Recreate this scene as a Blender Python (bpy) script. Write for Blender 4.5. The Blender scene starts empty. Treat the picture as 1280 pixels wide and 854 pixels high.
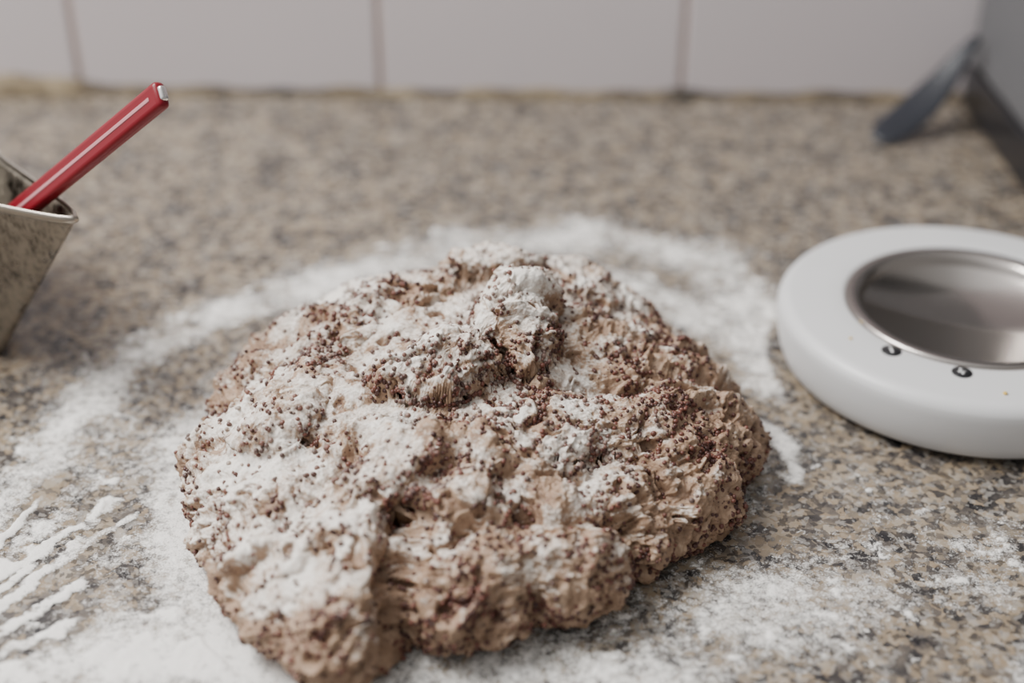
import bpy, bmesh, math, random
import numpy as np
from mathutils import Vector, Matrix
random.seed(4); rng=np.random.default_rng(7)
S=bpy.context.scene
COL=S.collection

# ---------------------------------------------------------------- helpers
def link(o,parent=None):
    COL.objects.link(o)
    if parent: o.parent=parent
    return o
def empty(name,loc=(0,0,0)):
    e=bpy.data.objects.new(name,None); e.empty_display_size=.02; e.location=loc; COL.objects.link(e); return e
def mesh_obj(name,verts,faces,mat=None,parent=None,smooth=True,loc=None):
    m=bpy.data.meshes.new(name); m.from_pydata([tuple(v) for v in verts],[],[tuple(f) for f in faces]); m.update()
    if smooth: m.polygons.foreach_set('use_smooth',[True]*len(m.polygons))
    o=bpy.data.objects.new(name,m)
    if mat: m.materials.append(mat)
    link(o,parent)
    if loc: o.location=loc
    return o
def np_mesh(name,V,Q,mat=None,parent=None,smooth=True):
    m=bpy.data.meshes.new(name)
    V=np.asarray(V,dtype=np.float32); Q=np.asarray(Q,dtype=np.int32); k=Q.shape[1]
    m.vertices.add(len(V)); m.vertices.foreach_set('co',V.ravel())
    m.loops.add(Q.size); m.loops.foreach_set('vertex_index',Q.ravel())
    m.polygons.add(len(Q)); m.polygons.foreach_set('loop_start',np.arange(0,Q.size,k,dtype=np.int32))
    m.polygons.foreach_set('loop_total',np.full(len(Q),k,dtype=np.int32))
    m.update(calc_edges=True); m.validate()
    if smooth: m.polygons.foreach_set('use_smooth',np.ones(len(m.polygons),dtype=bool))
    if mat: m.materials.append(mat)
    o=bpy.data.objects.new(name,m); link(o,parent); return o
def add_attr(o,name,vals):
    a=o.data.attributes.new(name,'FLOAT','POINT'); a.data.foreach_set('value',np.asarray(vals,dtype=np.float32))

def hash3(i,j,k,seed):
    h=(i*374761393+j*668265263+k*1274126177+seed*362437)&0xffffffff
    h=((h^(h>>13))*1274126177)&0xffffffff
    h=((h^(h>>16))*2246822519)&0xffffffff
    return ((h^(h>>15))&0xffffff)/float(0xffffff)
def vnoise(P,seed=0):
    F=np.floor(P); I=F.astype(np.int64); f=P-F; u=f*f*f*(f*(f*6-15)+10)
    out=0
    for a in (0,1):
        wx=u[:,0] if a else 1-u[:,0]
        for b in (0,1):
            wy=u[:,1] if b else 1-u[:,1]
            for c in (0,1):
                wz=u[:,2] if c else 1-u[:,2]
                out=out+wx*wy*wz*hash3(I[:,0]+a,I[:,1]+b,I[:,2]+c,seed)
    return out*2-1
def fbm(P,scale,oct=3,seed=0,gain=.5):
    s=0;a=1;t=0
    for o in range(oct):
        s=s+a*vnoise(P*scale*(2.03**o)+17.3*o,seed+o); t+=a; a*=gain
    return s/t
def ridge(P,scale,oct=3,seed=0):
    s=0;a=1;t=0
    for o in range(oct):
        s=s+a*(1-2*np.sqrt(vnoise(P*scale*(2.03**o)+9.1*o,seed+o)**2+.006)); t+=a; a*=.5
    return s/t
def sstep(a,b,x):
    t=np.clip((x-a)/(b-a),0,1); return t*t*(3-2*t)

# ---------------------------------------------------------------- node helpers
class M:
    def __init__(s,name):
        s.m=bpy.data.materials.new(name); s.m.use_nodes=True; s.t=s.m.node_tree; s.n=s.t.nodes; s.l=s.t.links
        s.b=s.n['Principled BSDF']; s.out=s.n['Material Output']
    def node(s,ty,**k):
        n=s.n.new(ty)
        for a,v in k.items(): setattr(n,a,v)
        return n
    def set(s,sock,v):
        if isinstance(v,bpy.types.NodeSocket): s.l.new(v,sock)
        else: sock.default_value=v
    def coord(s): return s.node('ShaderNodeTexCoord').outputs['Object']
    def noise(s,scale,detail=3,rough=.5,vec=None,out='Fac'):
        n=s.node('ShaderNodeTexNoise'); n.inputs['Scale'].default_value=scale; n.inputs['Detail'].default_value=detail; n.inputs['Roughness'].default_value=rough
        s.l.new(vec or s.coord(),n.inputs['Vector']); return n.outputs[out]
    def vor(s,scale,vec=None,out='Color'):
        n=s.node('ShaderNodeTexVoronoi'); n.inputs['Scale'].default_value=scale
        s.l.new(vec or s.coord(),n.inputs['Vector']); return n.outputs[out]
    def ramp(s,fac,stops,interp='LINEAR'):
        n=s.node('ShaderNodeValToRGB'); n.color_ramp.interpolation=interp; e=n.color_ramp.elements
        while len(e)<len(stops): e.new(.5)
        for i,(p,c) in enumerate(stops):
            e[i].position=p; e[i].color=(c,c,c,1) if isinstance(c,(int,float)) else (*c,1)
        s.l.new(fac,n.inputs[0]); return n.outputs[0]
    def mix(s,fac,a,b,mode='MIX'):
        n=s.node('ShaderNodeMix',data_type='RGBA',blend_type=mode)
        s.set(n.inputs[0],fac)
        s.set(n.inputs[6],a if isinstance(a,bpy.types.NodeSocket) else (*a,1))
        s.set(n.inputs[7],b if isinstance(b,bpy.types.NodeSocket) else (*b,1))
        return n.outputs[2]
    def math(s,op,a,b=0.,c=None):
        n=s.node('ShaderNodeMath',operation=op); s.set(n.inputs[0],a); s.set(n.inputs[1],b)
        if c is not None: s.set(n.inputs[2],c)
        return n.outputs[0]
    def attr(s,name):
        n=s.node('ShaderNodeAttribute'); n.attribute_name=name; return n.outputs['Fac']
    def bump(s,h,strength=.3,dist=.001):
        n=s.node('ShaderNodeBump'); n.inputs['Strength'].default_value=strength; n.inputs['Distance'].default_value=dist
        s.l.new(h,n.inputs['Height']); s.l.new(n.outputs[0],s.b.inputs['Normal'])
    def p(s,col=None,rough=None,metal=None,spec=None):
        if col is not None: s.set(s.b.inputs['Base Color'],col if isinstance(col,bpy.types.NodeSocket) else (*col,1))
        if rough is not None: s.set(s.b.inputs['Roughness'],rough)
        if metal is not None: s.set(s.b.inputs['Metallic'],metal)
        if spec is not None: s.set(s.b.inputs['Specular IOR Level'],spec)
        return s

# ---------------------------------------------------------------- materials
def granite():
    m=M('granite'); co=m.coord()
    w=m.noise(160,3,.6,co,'Color')
    va=m.node('ShaderNodeVectorMath',operation='MULTIPLY_ADD'); m.l.new(w,va.inputs[0]); va.inputs[1].default_value=(.007,.007,.007); m.l.new(co,va.inputs[2])
    v=va.outputs[0]
    c1=m.vor(235,v); s1=m.node('ShaderNodeSeparateColor'); m.l.new(c1,s1.inputs[0])
    big=m.noise(42,4,.65,co)
    f=m.math('MULTIPLY_ADD',big,1.35,m.math('MULTIPLY_ADD',s1.outputs[0],.6,-.54))
    base=m.ramp(f,[(0,(.016,.015,.016)),(.16,(.047,.042,.040)),(.32,(.108,.092,.079)),(.46,(.175,.143,.109)),(.6,(.25,.190,.128)),(.8,(.31,.265,.21))])
    c2=m.vor(430,v); s2=m.node('ShaderNodeSeparateColor'); m.l.new(c2,s2.inputs[0])
    fl=m.ramp(s2.outputs[1],[(.0,1.),(.18,1.),(.22,0.)])
    base=m.mix(m.math('MULTIPLY',fl,.68),base,(.022,.021,.023))
    fl2=m.ramp(s2.outputs[2],[(.80,0.),(.85,1.)])
    base=m.mix(m.math('MULTIPLY',fl2,.5),base,(.33,.31,.285))
    m.p(base,.25); m.b.inputs['Specular IOR Level'].default_value=.40
    return m.m
GRANITE=granite()

def tile_mat():
    m=M('glazed_tile'); m.p(m.mix(m.noise(4,2),(.58,.53,.55),(.64,.59,.605)),.22); return m.m
TILE=tile_mat()
def grout_mat():
    m=M('grout'); m.p(m.mix(m.noise(60,3),(.50,.38,.335),(.64,.52,.47)),.9); return m.m
GROUT=grout_mat()
def caulk_mat():
    m=M('old_caulk'); n=m.noise(22,4,.6)
    m.p(m.ramp(n,[(.3,(.02,.018,.015)),(.45,(.08,.06,.04)),(.6,(.19,.145,.085)),(.75,(.30,.24,.16))]),.8); return m.m
CAULK=caulk_mat()

def dough_mat():
    m=M('multigrain_dough'); co=m.coord()
    n1=m.noise(120,4,.6,co); n2=m.noise(800,4,.65,co)
    d=m.ramp(n1,[(.25,(.21,.125,.078)),(.5,(.36,.235,.155)),(.75,(.49,.35,.245))])
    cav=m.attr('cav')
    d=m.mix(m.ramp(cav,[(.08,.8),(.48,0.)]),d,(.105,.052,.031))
    flecks=m.ramp(m.vor(560,co,'Distance'),[(.20,1.),(.28,0.)])
    sel=m.ramp(m.noise(90,2,.5,co),[(.40,0.),(.50,1.)])
    d=m.mix(m.math('MULTIPLY',m.math('MULTIPLY',flecks,sel),.85),d,(.07,.026,.020))
    fa=m.attr('flour')
    t=m.math('ADD',fa,m.math('MULTIPLY_ADD',n2,1.3,-.65))
    t=m.math('ADD',t,m.math('MULTIPLY_ADD',m.noise(220,4,.6,co),1.1,-.55))
    fac=m.ramp(t,[(.20,0.),(.50,.52),(.88,.96)])
    fc=m.mix(m.noise(260,3,.5,co),(.76,.71,.64),(.89,.86,.81))
    m.p(m.mix(fac,d,fc),m.mix(fac,(.38,.38,.38),(.95,.95,.95)),None,.4)
    h=m.math('ADD',m.noise(900,4,.65,co),m.math('MULTIPLY',fac,.35))
    m.bump(h,.55,.0012)
    return m.m
DOUGH=dough_mat()
def seed_mat():
    m=M('red_brown_seed'); fa=m.attr('dust')
    c=m.mix(m.attr('tint'),(.045,.015,.012),(.17,.060,.040))
    m.p(m.mix(fa,c,(.58,.50,.43)),.42); return m.m
SEED=seed_mat()
def flour_mat(name='flour',dens=True):
    m=M(name); co=m.coord()
    m.p(m.mix(m.noise(300,3,.5,co),(.78,.755,.72),(.90,.88,.85)),1.,None,.1)
    m.bump(m.noise(900,3,.6,co),.5,.0008)
    if dens:
        d=m.attr('dens')
        n=m.math('ADD',m.math('MULTIPLY',m.noise(1300,4,.7,co),.5),m.math('MULTIPLY',m.noise(260,4,.65,co),.5))
        t=m.math('SUBTRACT',m.math('MULTIPLY_ADD',d,.52,.245),n)
        a=m.ramp(m.math('MULTIPLY_ADD',t,3.,.5),[(.30,0.),(.62,.5),(.95,.97)])
        tr=m.node('ShaderNodeBsdfTransparent'); mx=m.node('ShaderNodeMixShader')
        m.l.new(a,mx.inputs[0]); m.l.new(tr.outputs[0],mx.inputs[1]); m.l.new(m.b.outputs[0],mx.inputs[2]); m.l.new(mx.outputs[0],m.out.inputs[0])
    return m.m
FLOUR=flour_mat()
def simple(name,c,r,metal=0.,spec=.5):
    m=M(name); n=m.noise(40,2); c2=tuple(x*.93 for x in c)
    m.p(m.mix(n,c2,c),r,metal,spec); return m.m
WHITEP=simple('white_plastic',(.63,.63,.635),.38)
BLACKP=simple('black_plastic',(.012,.012,.014),.3)
GLYPH=simple('white_print',(.8,.8,.8),.5)
RED=simple('red_plastic',(.185,.004,.012),.32,0.,.35)
GLARE=simple('painted_glare',(.52,.22,.24),.35)  # pinkish glare of the red handle, painted as a colour
CHROME=simple('chrome',(.75,.73,.72),.15,1.)
GREYM=simple('grey_painted_metal',(.105,.105,.11),.5)
SLATE=simple('slate_blue_plastic',(.016,.018,.025),.38)
CRUMB=simple('yellow_crumb',(.62,.42,.10),.8)
FLOORM=simple('floor_vinyl',(.35,.32,.29),.5)
CAB=simple('cabinet_paint',(.6,.58,.55),.5)
def steel_dish():
    m=M('brushed_steel'); co=m.coord()
    sp=m.node('ShaderNodeSeparateXYZ'); m.l.new(co,sp.inputs[0])
    ln=m.node('ShaderNodeVectorMath',operation='LENGTH'); cmb=m.node('ShaderNodeCombineXYZ'); m.l.new(sp.outputs[0],cmb.inputs[0]); m.l.new(sp.outputs[1],cmb.inputs[1]); m.l.new(cmb.outputs[0],ln.inputs[0])
    n=m.node('ShaderNodeTexNoise',noise_dimensions='1D'); n.inputs['Scale'].default_value=2500; m.l.new(ln.outputs['Value'],n.inputs['W'])
    m.p(m.mix(n.outputs['Fac'],(.55,.53,.52),(.70,.68,.67)),.30,1.)
    m.b.inputs['Anisotropic'].default_value=.9
    tg=m.node('ShaderNodeTangent',direction_type='RADIAL',axis='Z'); m.l.new(tg.outputs[0],m.b.inputs['Tangent'])
    return m.m
DISH=steel_dish()
RIMST=simple('polished_steel',(.44,.405,.38),.22,1.)
def jug_mat():
    m=M('floury_steel_reflections'); co=m.coord()
    mp=m.node('ShaderNodeMapping'); m.l.new(co,mp.inputs[0]); mp.inputs['Scale'].default_value=(1,1,.45)
    f=m.ramp(m.math('ADD',m.math('MULTIPLY',m.noise(60,4,.6,co),.5),m.math('MULTIPLY',m.noise(380,4,.75,mp.outputs[0]),.6)),[(.46,0.),(.66,.6)])
    d=m.ramp(m.noise(420,3,.6,mp.outputs[0]),[(.42,1.),(.52,0.)])
    base=m.mix(d,(.21,.185,.155),(.09,.08,.068))  # blotches paint granite reflections into the steel colour, flour goes on top
    m.p(m.mix(f,base,(.32,.27,.20)),m.mix(f,(.25,.25,.25),(.8,.8,.8)),m.math('SUBTRACT',1.,f)); return m.m
JUG=jug_mat()
RIMJ=simple('jug_rim_steel',(.40,.36,.31),.3,1.)

# ---------------------------------------------------------------- room
WY=.980; PITCH=.2178
def box(bm,x0,x1,y0,y1,z0,z1,bev=0,seg=2,mi=0):
    r=bmesh.ops.create_cube(bm,size=1.); vs=r['verts']
    for v in vs: v.co=Vector(((x0+x1)/2+v.co.x*(x1-x0),(y0+y1)/2+v.co.y*(y1-y0),(z0+z1)/2+v.co.z*(z1-z0)))
    es=list({e for v in vs for e in v.link_edges})
    fs=set(f for v in vs for f in v.link_faces)
    if bev:
        rr=bmesh.ops.bevel(bm,geom=es,offset=bev,segments=seg,affect='EDGES',profile=.5)
        fs=set(rr['faces'])|{f for f in fs if f.is_valid}
    for f in fs: f.material_index=mi; f.smooth=True
def bm_obj(bm,name,mats,parent=None,loc=None):
    me=bpy.data.meshes.new(name); bm.to_mesh(me); bm.free()
    for k in mats: me.materials.append(k)
    o=bpy.data.objects.new(name,me); link(o,parent)
    if loc: o.location=loc
    return o
bm=bmesh.new()
box(bm,-.95,.95,WY+.0025,WY+.10,-.9,1.3,mi=1)
x0=-.0967-4*PITCH
for i in range(9):
    for j in range(6):
        a=x0+i*PITCH; z=.001+j*PITCH
        if a+PITCH>.97 or a<-1: continue
        box(bm,a+.0022,a+PITCH-.0022,WY,WY+.008,z+.002,z+PITCH-.002,.0012,2,0)
bm_obj(bm,'wall_back',[TILE,GROUT])

bm=bmesh.new(); box(bm,-.95,.95,.28,WY+.0,-.03,0.,.004,3)
bm_obj(bm,'granite_countertop',[GRANITE])
bm=bmesh.new(); box(bm,-.93,.93,.32,WY,-.80,-.0305,.002,2)
for i in range(4): box(bm,-.92+i*.462,-.92+i*.462+.45,.302,.321,-.78,-.05,.003,2)
box(bm,-.93,.93,.37,WY,-.9,-.80)
bm_obj(bm,'base_cabinet',[CAB])
bm=bmesh.new(); box(bm,-2.2,2.2,-2.2,WY+.1,-.95,-.9); bm_obj(bm,'floor',[FLOORM])

# caulk bead along the joint
V=[];Q=[];n=600;k=7
for i in range(n+1):
    x=-.95+1.9*i/n
    r=.0050+.0018*math.sin(x*37)*math.sin(x*91)+ (.008*max(0,1-abs(x+.36)/.10))
    for j in range(k):
        a=math.pi*.5*j/(k-1); V.append((x,WY-r*math.cos(a)*(1+.15*math.sin(x*300+j)),.0+r*math.sin(a)))
for i in range(n):
    for j in range(k-1): a=i*k+j; Q.append((a,a+1,a+k+1,a+k))
np_mesh('trim_1',V,Q,CAULK)

# ---------------------------------------------------------------- dough
CX,CY=-.015,.52
outl=[(-.139,.489),(-.123,.433),(-.101,.398),(-.080,.374),(-.054,.372),(-.042,.398),(0,.394),(.0325,.412),(.066,.445),(.1060,.500),(.1125,.522),(.1060,.556),(.074,.618),(.03,.650),(-.03,.655),(-.09,.632),(-.121,.602),(-.141,.552)]
A=np.array([(math.atan2(y-CY,x-CX)%(2*math.pi),math.hypot(x-CX,y-CY)) for x,y in outl]); A=A[A[:,0].argsort()]
th=np.linspace(0,2*math.pi,720,endpoint=False)
Rr=np.interp(th,np.r_[A[-1,0]-2*math.pi,A[:,0],A[0,0]+2*math.pi],np.r_[A[-1,1],A[:,1],A[0,1]])
ker=np.hanning(15); ker/=ker.sum()
Rr=np.convolve(np.r_[Rr[-20:],Rr,Rr[:20]],ker,'same')[20:-20]
Rr=Rr+.0022*np.sin(th*11+1)+.0018*np.sin(th*17+2.2)+.0014*np.sin(th*29)
def Rof(t): return np.interp(t%(2*math.pi),np.r_[th,2*math.pi],np.r_[Rr,Rr[0]])
NT,NP=1350,510
T=np.linspace(0,2*math.pi,NT,endpoint=False); PH=np.linspace(.004,math.radians(122),NP)
TT,PP=np.meshgrid(T,PH)           # NP x NT
R=Rof(TT)
s=np.sin(PP)
R=(R-.003)
X=CX+R*s*np.cos(TT); Y=CY+R*s*np.sin(TT)
c=np.cos(PP); Hh=.043
Z=.013+np.where(c>0,Hh*np.abs(c)**.92,.026*c)
top=np.clip(c,0,1)**.5
Z=Z+.014*top*np.exp(-(((X+.012)/.07)**2+((Y-.575)/.055)**2))
P0=np.stack([X.ravel(),Y.ravel(),Z.ravel()],1)
NZ1=fbm(P0,55,3,51,.45).reshape(X.shape); NZ2=fbm(P0,55,3,57,.45).reshape(X.shape)
def lobe(x,y,rx,ry,rot,h,pw=.5,am=.009):
    ca,sa=math.cos(rot),math.sin(rot); dx=X-x+am*NZ1; dy=Y-y+am*NZ2
    u=(dx*ca+dy*sa)/rx; v=(-dx*sa+dy*ca)/ry
    return h*np.clip(1-(u*u+v*v),0,1)**pw
L=np.zeros_like(X)
for a in [(-.032,.506,.026,.020,.3,.019,.42),(.002,.540,.017,.034,.15,.022,.42),(.038,.595,.034,.018,-.3,.012,.45),
          (-.095,.552,.030,.030,.2,.009,.45),(-.05,.575,.030,.022,.5,.009,.45),(-.012,.594,.022,.015,.1,.017,.4),
          (-.10,.50,.022,.03,.5,.007,.5),(-.035,.452,.035,.022,.2,.006,.5),(.04,.49,.04,.018,.5,.006,.5)]:
    L=np.maximum(L,lobe(*a))
L2=np.zeros_like(X); L3=np.zeros_like(X)
for k in range(130):
    a=rng.uniform(0,2*math.pi); q=math.sqrt(rng.uniform(.0,1))
    rr=float(Rof(np.array([a]))[0])*q
    x=CX+rr*math.cos(a); y=CY+rr*math.sin(a); rx=rng.uniform(.007,.028); ry=rx*rng.uniform(.22,.55)
    rot=rng.uniform(-.5,.5)+(.6 if x>0 else .1)
    h=lobe(x,y,rx,ry,rot,rng.uniform(.0016,.0044),.6,.008)
    if k%2: L2=np.maximum(L2,h)
    else: L3=np.maximum(L3,h)
Z=Z+(L)*top
def valley(ax,ay,bx,by,w):
    dx,dy=bx-ax,by-ay; t=np.clip(((X-ax)*dx+(Y-ay)*dy)/(dx*dx+dy*dy),0,1)
    d=np.hypot(X-(ax+t*dx)+.006*NZ1,Y-(ay+t*dy)+.006*NZ2); return np.exp(-(d/w)**2)
zc=sstep(.003,.014,Z)
val=(.012*valley(-.043,.39,-.040,.425,.009)+.008*valley(-.040,.430,-.02,.460,.007)+.010*valley(-.14,.555,-.10,.545,.006)+.006*valley(.03,.46,.09,.515,.006)
     +.006*valley(-.09,.43,-.06,.47,.006)+.008*valley(-.015,.425,.05,.44,.006)+.006*valley(.02,.50,.10,.54,.006))*zc
def normals(X,Y,Z):
    P=np.stack([X,Y,Z],2)
    dt=np.roll(P,-1,1)-np.roll(P,1,1); dp=np.gradient(P,axis=0)
    n=np.cross(dp,dt); l=np.linalg.norm(n,axis=2,keepdims=True); l[l==0]=1; return n/l
N=normals(X,Y,Z)
if N[10:100,:,2].mean()<0: N=-N
P1=np.stack([X.ravel(),Y.ravel(),Z.ravel()],1); sh=X.shape
FL=fbm(P1,24,3,81).reshape(sh); FL2=fbm(P1,70,4,87,.6).reshape(sh)
bias=.30*np.exp(-(((X+.04)/.07)**2+((Y-.51)/.08)**2)) -.46*sstep(.02,.09,X)*sstep(.64,.52,Y) -.35*sstep(.030,.008,Z) -.15*sstep(.43,.40,Y)+.08*sstep(-.06,-.12,X)
pre=.42*np.clip(N[:,:,2],-1,1)+.60*FL+.70*FL2+bias+.06
soft=sstep(.2,.7,pre)                 # flour fills and softens the surface here
rgh=1-.55*soft
warp=np.stack([fbm(P1,45,3,3),fbm(P1,45,3,5),fbm(P1,45,3,8)],1)
Pw=P1+warp*.020
low=fbm(P1,24,2,11).reshape(sh)
mid=ridge(Pw,50,2,21).reshape(sh)
stz=Pw*np.array([.5,.8,2.5]); strand=ridge(stz,80,3,31).reshape(sh)
ang=np.array([[math.cos(.6),math.sin(.6)],[-math.sin(.6),math.cos(.6)]])
Pr=Pw.copy(); Pr[:,:2]=Pw[:,:2]@ang.T; Pr=Pr*np.array([.5,2.8,1.6]); strandR=ridge(Pr,68,3,37).reshape(sh)
wR=sstep(.0,.05,X)*sstep(.40,.47,Y)
strand=strand*(1-wR*.85)+strandR*wR*.85
bill=np.abs(fbm(P1,150,3,41)).reshape(sh)
pit=-sstep(.16,.42,fbm(Pw*np.array([.7,1,1.4]),95,3,46)).reshape(sh)
fine=fbm(P1,330,3,61,.6).reshape(sh); ultra=fbm(P1,900,2,71).reshape(sh)
side=1-np.clip(N[:,:,2],0,1)
D=.0058*low+.0028*mid*(1-.3*soft)+(.0016+.0016*side)*strand*rgh+.0020*bill*rgh+.0034*pit*(1-.3*soft)+.0011*fine*rgh+.0004*ultra-val+(L2+L3)*(1-.25*soft)-.002
lowz=sstep(-.01,.012,Z)
D=D*(.35+.65*lowz)
X=X+N[:,:,0]*D; Y=Y+N[:,:,1]*D; Z=Z+N[:,:,2]*D
Z=np.where(Z<.001,.001+.02*(Z-.001),Z); Z=np.maximum(Z,.0006)
N=normals(X,Y,Z)
if N[10:100,:,2].mean()<0: N=-N
V=np.stack([X.ravel(),Y.ravel(),Z.ravel()],1)
i,j=np.meshgrid(np.arange(NP-1),np.arange(NT),indexing='ij'); j2=(j+1)%NT
Q=np.stack([(i*NT+j),((i+1)*NT+j),((i+1)*NT+j2),(i*NT+j2)],2).reshape(-1,4)
dough=empty('bread_dough')
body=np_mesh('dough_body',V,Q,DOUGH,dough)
bmx=bmesh.new(); bmx.from_mesh(body.data); bmx.verts.ensure_lookup_table()
bmx.faces.new([bmx.verts[t] for t in range(NT)]); bmx.faces.new([bmx.verts[(NP-1)*NT+t] for t in range(NT)][::-1]); bmx.normal_update(); bmx.to_mesh(body.data); bmx.free()
flour=.42*np.clip(N[:,:,2],-1,1)+.60*FL+.70*FL2+.20*fine+.28*pit+bias+.06
add_attr(body,'flour',flour.ravel())
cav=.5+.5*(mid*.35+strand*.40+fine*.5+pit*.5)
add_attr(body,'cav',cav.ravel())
# seeds
clus=fbm(V,60,2,91); 
w=np.clip(.40+clus*1.6,0.08,None)*(V[:,2]>.002)
dA=(np.linalg.norm(np.gradient(np.stack([X,Y,Z],2),axis=0),axis=2)*np.linalg.norm(np.roll(np.stack([X,Y,Z],2),-1,1)-np.stack([X,Y,Z],2),axis=2)).ravel()
fr=flour.ravel(); w=w*dA*np.where(fr>.5,.5,1.2)
w/=w.sum(); NS=9500
idx=rng.choice(len(V),NS,p=w,replace=False)
bmi=bmesh.new(); bmesh.ops.create_icosphere(bmi,subdivisions=2,radius=1.); bmi.verts.ensure_lookup_table()
iv=np.array([v.co for v in bmi.verts]); jf=np.array([[v.index for v in f.verts] for f in bmi.faces]); bmi.free()
Nf=N.reshape(-1,3); rad=rng.uniform(.00075,.00122,NS)
sc=rng.uniform(.8,1.1,(NS,3))*rad[:,None]
off=rng.uniform(-.4,.45,NS)*rad
SV=(iv[None]*sc[:,None,:]+(V[idx]+Nf[idx]*off[:,None])[:,None,:]).reshape(-1,3)
SV[:,2]=np.maximum(SV[:,2],.0006)
SQ=(jf[None]+(np.arange(NS)*len(iv))[:,None,None]).reshape(-1,3)
seeds=np_mesh('grain_seeds',SV,SQ,SEED,dough)
dust=np.clip((fr[idx]-.2)*1.2,0,1)*rng.uniform(.0,1,NS)
add_attr(seeds,'dust',np.repeat(dust*.85,len(iv))); add_attr(seeds,'tint',np.repeat(rng.uniform(0,1,NS)**1.5,len(iv)))

# ---------------------------------------------------------------- flour on the counter
ST=.0008
gx=np.arange(-.34,.34,ST); gy=np.arange(.31,.84,ST)
GX0,GY0=np.meshgrid(gx,gy); gp=np.stack([GX0.ravel(),GY0.ravel(),0*GX0.ravel()],1)
sd=(np.hypot(GX0-CX,GY0-CY)-Rof(np.arctan2(GY0-CY,GX0-CX)))
n1=fbm(gp,30,4,101).reshape(GX0.shape); n2=fbm(gp,130,4,107,.6).reshape(GX0.shape); n3=fbm(gp,60,3,113).reshape(GX0.shape)
GX=GX0+.0035*n2+.006*n3; GY=GY0+.0035*np.roll(n2,200,1)+.006*np.roll(n3,150,0)
def seg(pts,w,amp,pw=2):
    best=np.full(GX.shape,9.)
    for (ax,ay),(bx,by) in zip(pts[:-1],pts[1:]):
        dx,dy=bx-ax,by-ay; t=np.clip(((GX-ax)*dx+(GY-ay)*dy)/(dx*dx+dy*dy+1e-12),0,1)
        best=np.minimum(best,np.hypot(GX-(ax+t*dx),GY-(ay+t*dy)))
    return amp*np.exp(-(best/w)**pw)
def blob(x,y,rx,ry,amp): return amp*np.exp(-(((GX-x)/rx)**2+((GY-y)/ry)**2))
left=sstep(.06,-.06,GX)
De=np.exp(-(np.clip(sd,0,1)/(.016+.017*left))**2)*(.42+.28*left)
De=np.maximum(De,seg([(-.150,.665),(-.19,.615),(-.213,.55),(-.215,.50)],.022,.62))
De=np.maximum(De,seg([(-.11,.69),(-.04,.735),(.05,.755),(.11,.725),(.135,.66),(.13,.60)],.034,.60))
De=np.maximum(De,seg([(-.06,.68),(.05,.70),(.10,.66)],.03,.55))
De=np.maximum(De,seg([(.118,.56),(.130,.54),(.125,.515)],.007,.75))
De=np.maximum(De,blob(-.17,.57,.07,.09,.40))
De=np.maximum(De,blob(-.19,.47,.07,.07,.62)); De=np.maximum(De,blob(-.16,.40,.08,.035,.78))
De=np.maximum(De,blob(.11,.43,.075,.045,.58)); De=np.maximum(De,blob(.03,.385,.10,.03,.64)); De=np.maximum(De,blob(.19,.45,.09,.05,.42))
De=np.maximum(De,blob(.2,.38,.12,.05,.42)); De=np.maximum(De,blob(.15,.5,.05,.06,.28))
De=De+n1*.26+n2*.20
st=np.zeros_like(GX)
SK=[([(-.222,.452),(-.213,.464),(-.2047,.494)],.0030),([(-.214,.437),(-.2086,.447),(-.193,.462),(-.180,.4755),(-.174,.496)],.0040),
            ([(-.21,.418),(-.203,.423),(-.1918,.4445),(-.1765,.462),(-.163,.4825)],.0040),([(-.205,.402),(-.197,.4096),(-.1838,.428),(-.172,.440)],.0035),
            ([(-.222,.43),(-.205,.4385),(-.196,.452)],.0026),([(-.2,.39),(-.187,.402),(-.172,.415)],.0035)]
gap=np.zeros_like(GX)
for pts,w in SK: gap=np.maximum(gap,seg(pts,.0085,1.,4))
De=De*(1-.5*gap)
for pts,w in SK: st=np.maximum(st,seg(pts,w,1.,3)*(.88+.6*n2+.45*n1))
for a in [(-.150,.398,.024,.013,1.),(-.118,.398,.016,.013,.95),(-.19,.385,.025,.012,.95),(-.135,.42,.012,.006,.8)]:
    st=np.maximum(st,np.clip(blob(*a)*1.1+.5*n2+.4*n1,0,1)*sstep(.15,.35,blob(*a)))
De=np.clip(np.maximum(De,st*1.05),0,1.1)
cl=sstep(.42,.60,n2)*sstep(.15,.4,De)
De=np.clip(De+cl*.35,0,1.1)
keepout=sstep(.088,.100,np.hypot(GX0-.226,GY0-.613)); De=De*keepout
edge=np.minimum(np.minimum(GX0+.34,.34-GX0),np.minimum(GY0-.31,.84-GY0)); De=De*sstep(0,.03,edge)
Hf=.0002+.0002*np.clip(De,0,1)*(1+n2)+.0007*np.clip(st-.3,0,1)*(1+.8*n2)+.0006*cl
Hf=np.where(sd<.004,.0002,Hf)
FV=np.stack([GX0.ravel(),GY0.ravel(),Hf.ravel()],1); ny,nx=GX.shape
i,j=np.meshgrid(np.arange(ny-1),np.arange(nx-1),indexing='ij')
FQ=np.stack([i*nx+j,i*nx+j+1,(i+1)*nx+j+1,(i+1)*nx+j],2).reshape(-1,4)
keep=((De.ravel()>.06)[FQ].any(1))&((sd.ravel()>-.012)[FQ].all(1))
FQ=FQ[keep]; used=np.unique(FQ); mp=np.full(len(FV),-1); mp[used]=np.arange(len(used)); FQ=mp[FQ]; FV=FV[used]
fl=np_mesh('flour_dusting',FV,FQ,FLOUR); add_attr(fl,'dens',De.ravel()[used])

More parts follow.
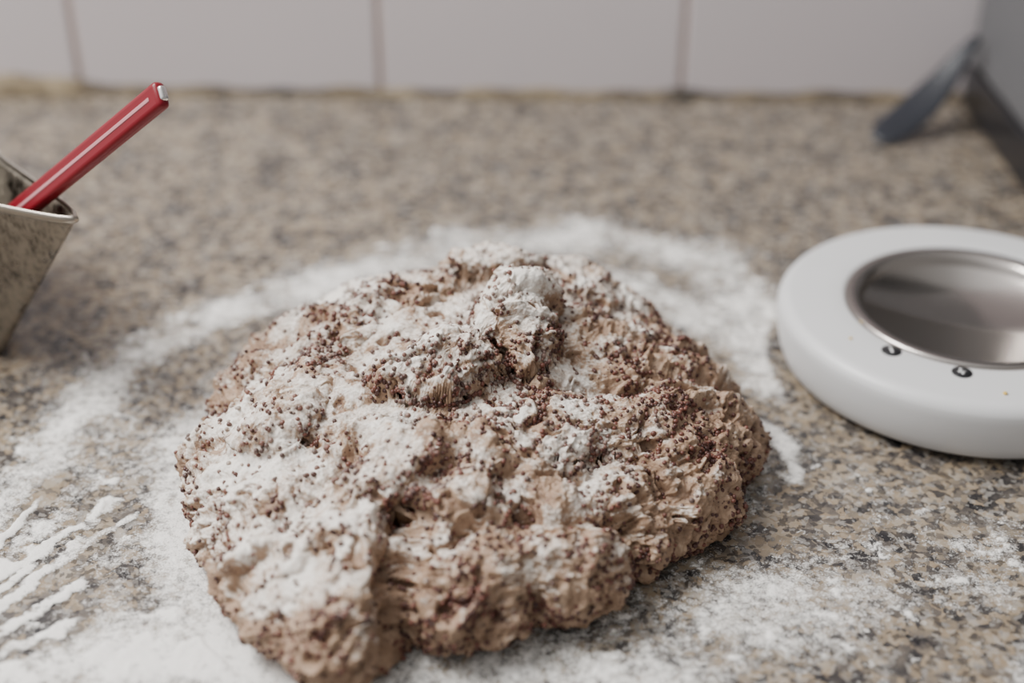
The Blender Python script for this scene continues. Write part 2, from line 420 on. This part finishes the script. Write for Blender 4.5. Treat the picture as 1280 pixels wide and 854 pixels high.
# ---------------------------------------------------------------- lathe helper
def lathe(name,prof,mat,parent,seg=128,close=False):
    V=[];F=[]
    n=len(prof)
    for r,z in prof:
        for k in range(seg):
            a=2*math.pi*k/seg; V.append((r*math.cos(a),r*math.sin(a),z))
    for i in range(n-1):
        for k in range(seg):
            a=i*seg+k; b=i*seg+(k+1)%seg; F.append((a,b,b+seg,a+seg))
    F.append(tuple(range(seg))[::-1]); F.append(tuple((n-1)*seg+k for k in range(seg)))
    o=mesh_obj(name,V,F,mat,parent); return o
# kitchen scale
sc=empty('kitchen_scale',(.226,.613,0))
prof=[(.076,.0035),(.084,.0035),(.0872,.0042),(.0888,.006),(.0906,.011),(.0922,.018),(.0930,.0255)]
for k in range(9):
    a=math.radians(10+80*k/8); prof.append((.0862+.0069*math.cos(a),.0278+.0069*math.sin(a)))
prof+=[(.083,.0349),(.078,.0352),(.070,.0353),(.0625,.0354),(.0612,.0351),(.0606,.0342),(.0606,.0200)]
lathe('housing',prof,WHITEP,sc,160)
lathe('foot_ring',[(.070,.0),(.078,.0),(.079,.001),(.079,.0045),(.070,.0045)],BLACKP,sc,96)
rprof=[(.0604,.030),(.0606,.0350),(.0600,.0362),(.0588,.0366),(.0550,.0361),(.0535,.0352),(.0522,.0325),(.0505,.0275),(.0490,.0248),(.0478,.0240)]
lathe('pan_rim',rprof,RIMST,sc,160)
dprof=[(.0482,.0240),(.0470,.0238),(.0452,.0236),(.040,.0236),(.020,.0236),(.0006,.0236)]
lathe('steel_pan',dprof,DISH,sc,160)
for k,(bx,by) in enumerate([(-.0487,-.0450),(-.0207,-.0634)]):
    b=lathe('button_%d'%(k+1),[(.0046,.0351),(.0048,.0356),(.0045,.0359),(.001,.0359)],BLACKP,sc,32); b.location=(bx,by,0)
    g=bmesh.new(); box(g,-.0006,.0006,-.0022,.0012,.0358,.0360); box(g,-.0007,.0007,.0017,.0027,.0358,.0360)
    if k==1: box(g,-.0018,.0018,-.0004,.0006,.0358,.0360)
    o=bm_obj(g,'button_glyph_%d'%(k+1),[GLYPH],sc,(bx,by,0))
cb=bmesh.new()
for (x,y,z,r) in [(-.006,-.0805,.0352,.0011),(-.0655,-.034,.0354,.0008),(-.058,-.02,.0364,.0006),(.003,-.047,.0244,.0009),(.012,-.041,.0244,.0007)]:
    rr=bmesh.ops.create_icosphere(cb,subdivisions=2,radius=r,matrix=Matrix.Translation((x,y,z)))
    for v in rr['verts']: v.co+=Vector((random.uniform(-.3,.3),random.uniform(-.3,.3),random.uniform(-.2,.2)))*r
bm_obj(cb,'crumbs',[CRUMB],sc)

# ---------------------------------------------------------------- steel pouring jug with handle tool
JX,JY=-.325,.660
jug=empty('steel_pouring_jug',(JX,JY,0))
SPA=math.radians(-35.4)
def jr(a,z):
    d=(a-SPA+math.pi)%(2*math.pi)-math.pi
    t=z/.1
    base=.046+.015*t
    sp=.100*math.exp(-(math.sqrt(d*d+.0008)-.028)/.17)*(.34+.66*t)
    return base+sp
V=[];F=[];SG=360;zs=[0.,.001,.004]+[.004+.096*k/26 for k in range(1,27)]
rows=[]
for z in zs:
    rows.append([( (jr(2*math.pi*k/SG,z)-(.003 if z==0 else 0)),z) for k in range(SG)])
inner=[[(r-.0014,max(z,.0015)) for r,z in row] for row in rows][::-1]
rows+=inner[:-1]
for row in rows:
    for k,(r,z) in enumerate(row):
        a=2*math.pi*k/SG; V.append((r*math.cos(a),r*math.sin(a),z))
for i in range(len(rows)-1):
    for k in range(SG):
        a=i*SG+k; b=i*SG+(k+1)%SG; F.append((a,b,b+SG,a+SG))
F.append(tuple(range(SG))[::-1]); F.append(tuple((len(rows)-1)*SG+k for k in range(SG)))
mesh_obj('jug_body',V,F,JUG,jug)
# rolled rim
V=[];F=[];K=10
for k in range(SG):
    a=2*math.pi*k/SG; r=jr(a,.1)-.0002
    for q in range(K):
        b=2*math.pi*q/K; rr=r+.0020*math.cos(b); V.append((rr*math.cos(a),rr*math.sin(a),.1005+.0020*math.sin(b)))
for k in range(SG):
    for q in range(K): F.append((k*K+q,((k+1)%SG)*K+q,((k+1)%SG)*K+(q+1)%K,k*K+(q+1)%K))
mesh_obj('jug_rim',V,F,RIMJ,jug)

# tool: red handled spoon leaning in the jug
sp=empty('red_handled_spoon')
p0=Vector((-.292,.622,.035)); p1=Vector((-.142,.5486,.168))
def frame(p0,p1):
    z=(p1-p0).normalized(); up=Vector((0,-.55,.5)); y=up-z*up.dot(z); y.normalize(); x=y.cross(z)
    return Matrix(((x.x,y.x,z.x,p0.x),(x.y,y.y,z.y,p0.y),(x.z,y.z,z.z,p0.z),(0,0,0,1)))
Ln=(p1-p0).length
sp.matrix_world=frame(p0,p1)
def bar(name,x0,x1,y0,y1,z0,z1,bev,mat):
    b=bmesh.new(); box(b,x0,x1,y0,y1,z0,z1,bev,4); return bm_obj(b,name,[mat],sp)
bar('handle_grip',-.0060,.0060,-.0030,.0030,.075,Ln-.002,.0024,RED)
bar('handle_glare_stripe',-.0009,.0009,.0026,.0033,.085,Ln-.008,.0003,GLARE)  # thin strip painting the glare line along the grip
bar('shank',-.0022,.0022,-.0012,.0012,.018,.08,.0008,CHROME)
bar('end_cap',-.0034,.0034,-.0018,.0018,Ln-.004,Ln-.0006,.0014,CHROME)
V=[];F=[]
for i in range(13):
    for k in range(24):
        r=i/12; a=2*math.pi*k/24
        V.append((.009*r*math.cos(a),.006*(r*r-1)*.8,.006+.014*r*math.sin(a)))
for i in range(12):
    for k in range(24): a=i*24+k; b=i*24+(k+1)%24; F.append((a,b,b+24,a+24))
o=mesh_obj('spoon_bowl',V,F,CHROME,sp); so=o.modifiers.new('s','SOLIDIFY'); so.thickness=.0008

# ---------------------------------------------------------------- grey appliance and spatula in the corner
ap=empty('countertop_oven')
b=bmesh.new(); box(b,.324,.69,.73,.974,.030,.36,.006,4); bm_obj(b,'oven_casing',[GREYM],ap)
b=bmesh.new(); box(b,.322,.68,.728,.972,.0005,.031,.002,2); bm_obj(b,'oven_plinth',[BLACKP],ap)
b=bmesh.new(); box(b,.35,.66,.722,.7315,.06,.33,.004,3); box(b,.39,.62,.695,.703,.30,.308,.003,3); box(b,.395,.403,.70,.73,.30,.308); box(b,.607,.615,.70,.73,.30,.308); bm_obj(b,'oven_door',[BLACKP],ap)

sl=empty('rubber_spatula')
pts=[Vector((.243,.893,.004)),Vector((.255,.901,.008)),Vector((.270,.912,.015)),Vector((.284,.922,.024)),Vector((.297,.931,.036)),Vector((.307,.938,.049)),Vector((.314,.942,.056)),Vector((.3175,.945,.060))]
wd=[.008,.0125,.0140,.0130,.0100,.0065,.0045,.004]; tk=[.002,.003,.003,.003,.003,.003,.003,.003]
V=[];F=[];K=16
for i,p in enumerate(pts):
    a=pts[max(i-1,0)]; c_=pts[min(i+1,len(pts)-1)]; t=(c_-a).normalized(); sd_=t.cross(Vector((-.5,-.6,.6))).normalized(); up=sd_.cross(t).normalized()
    for k in range(K):
        an=2*math.pi*k/K; V.append(p+sd_*wd[i]*math.cos(an)+up*tk[i]*math.sin(an))
for i in range(len(pts)-1):
    for k in range(K): a=i*K+k;b2=i*K+(k+1)%K; F.append((a,b2,b2+K,a+K))
F.append(tuple(range(K))[::-1]); F.append(tuple((len(pts)-1)*K+k for k in range(K)))
o=mesh_obj('spatula_body',V,F,SLATE,sl); ss=o.modifiers.new('s','SUBSURF'); ss.levels=2; ss.render_levels=2

# ---------------------------------------------------------------- light: soft room with a bright window side on the left
W=bpy.data.worlds.new('World'); S.world=W; W.use_nodes=True; wt=W.node_tree
bg=wt.nodes['Background']
tc=wt.nodes.new('ShaderNodeTexCoord'); dt=wt.nodes.new('ShaderNodeVectorMath'); dt.operation='DOT_PRODUCT'
wt.links.new(tc.outputs['Generated'],dt.inputs[0]); dt.inputs[1].default_value=Vector((-.70,.10,.65)).normalized()
cr=wt.nodes.new('ShaderNodeValToRGB'); wt.links.new(dt.outputs['Value'],cr.inputs[0])
e=cr.color_ramp.elements; e[0].position=0.; e[0].color=(.34,.33,.32,1); e[1].position=1.; e[1].color=(1.7,1.7,1.7,1)
k=e.new(.45); k.color=(.54,.54,.535,1)
wt.links.new(cr.outputs[0],bg.inputs[0]); bg.inputs[1].default_value=1.0
def area(name,loc,tgt,size,power,col=(1,1,1)):
    l=bpy.data.lights.new(name,'AREA'); l.size=size; l.energy=power; l.color=col
    o=bpy.data.objects.new(name,l); o.location=loc; o.rotation_euler=(Vector(tgt)-Vector(loc)).to_track_quat('-Z','Y').to_euler(); COL.objects.link(o)
area('window_light',(-.85,.62,1.2),(0,.55,0),.65,37,(1,.98,.95))

# ---------------------------------------------------------------- camera
cd=bpy.data.cameras.new('camera'); cam=bpy.data.objects.new('camera',cd); COL.objects.link(cam); S.camera=cam
cd.lens=50; cd.sensor_width=36; cd.clip_start=.01
cam.matrix_world=Matrix.Translation((0,0,.38))@Matrix.Rotation(math.radians(59),4,'X')@Matrix.Rotation(math.radians(.5),4,'Z')
cd.dof.use_dof=True; cd.dof.focus_distance=.595; cd.dof.aperture_fstop=3.0
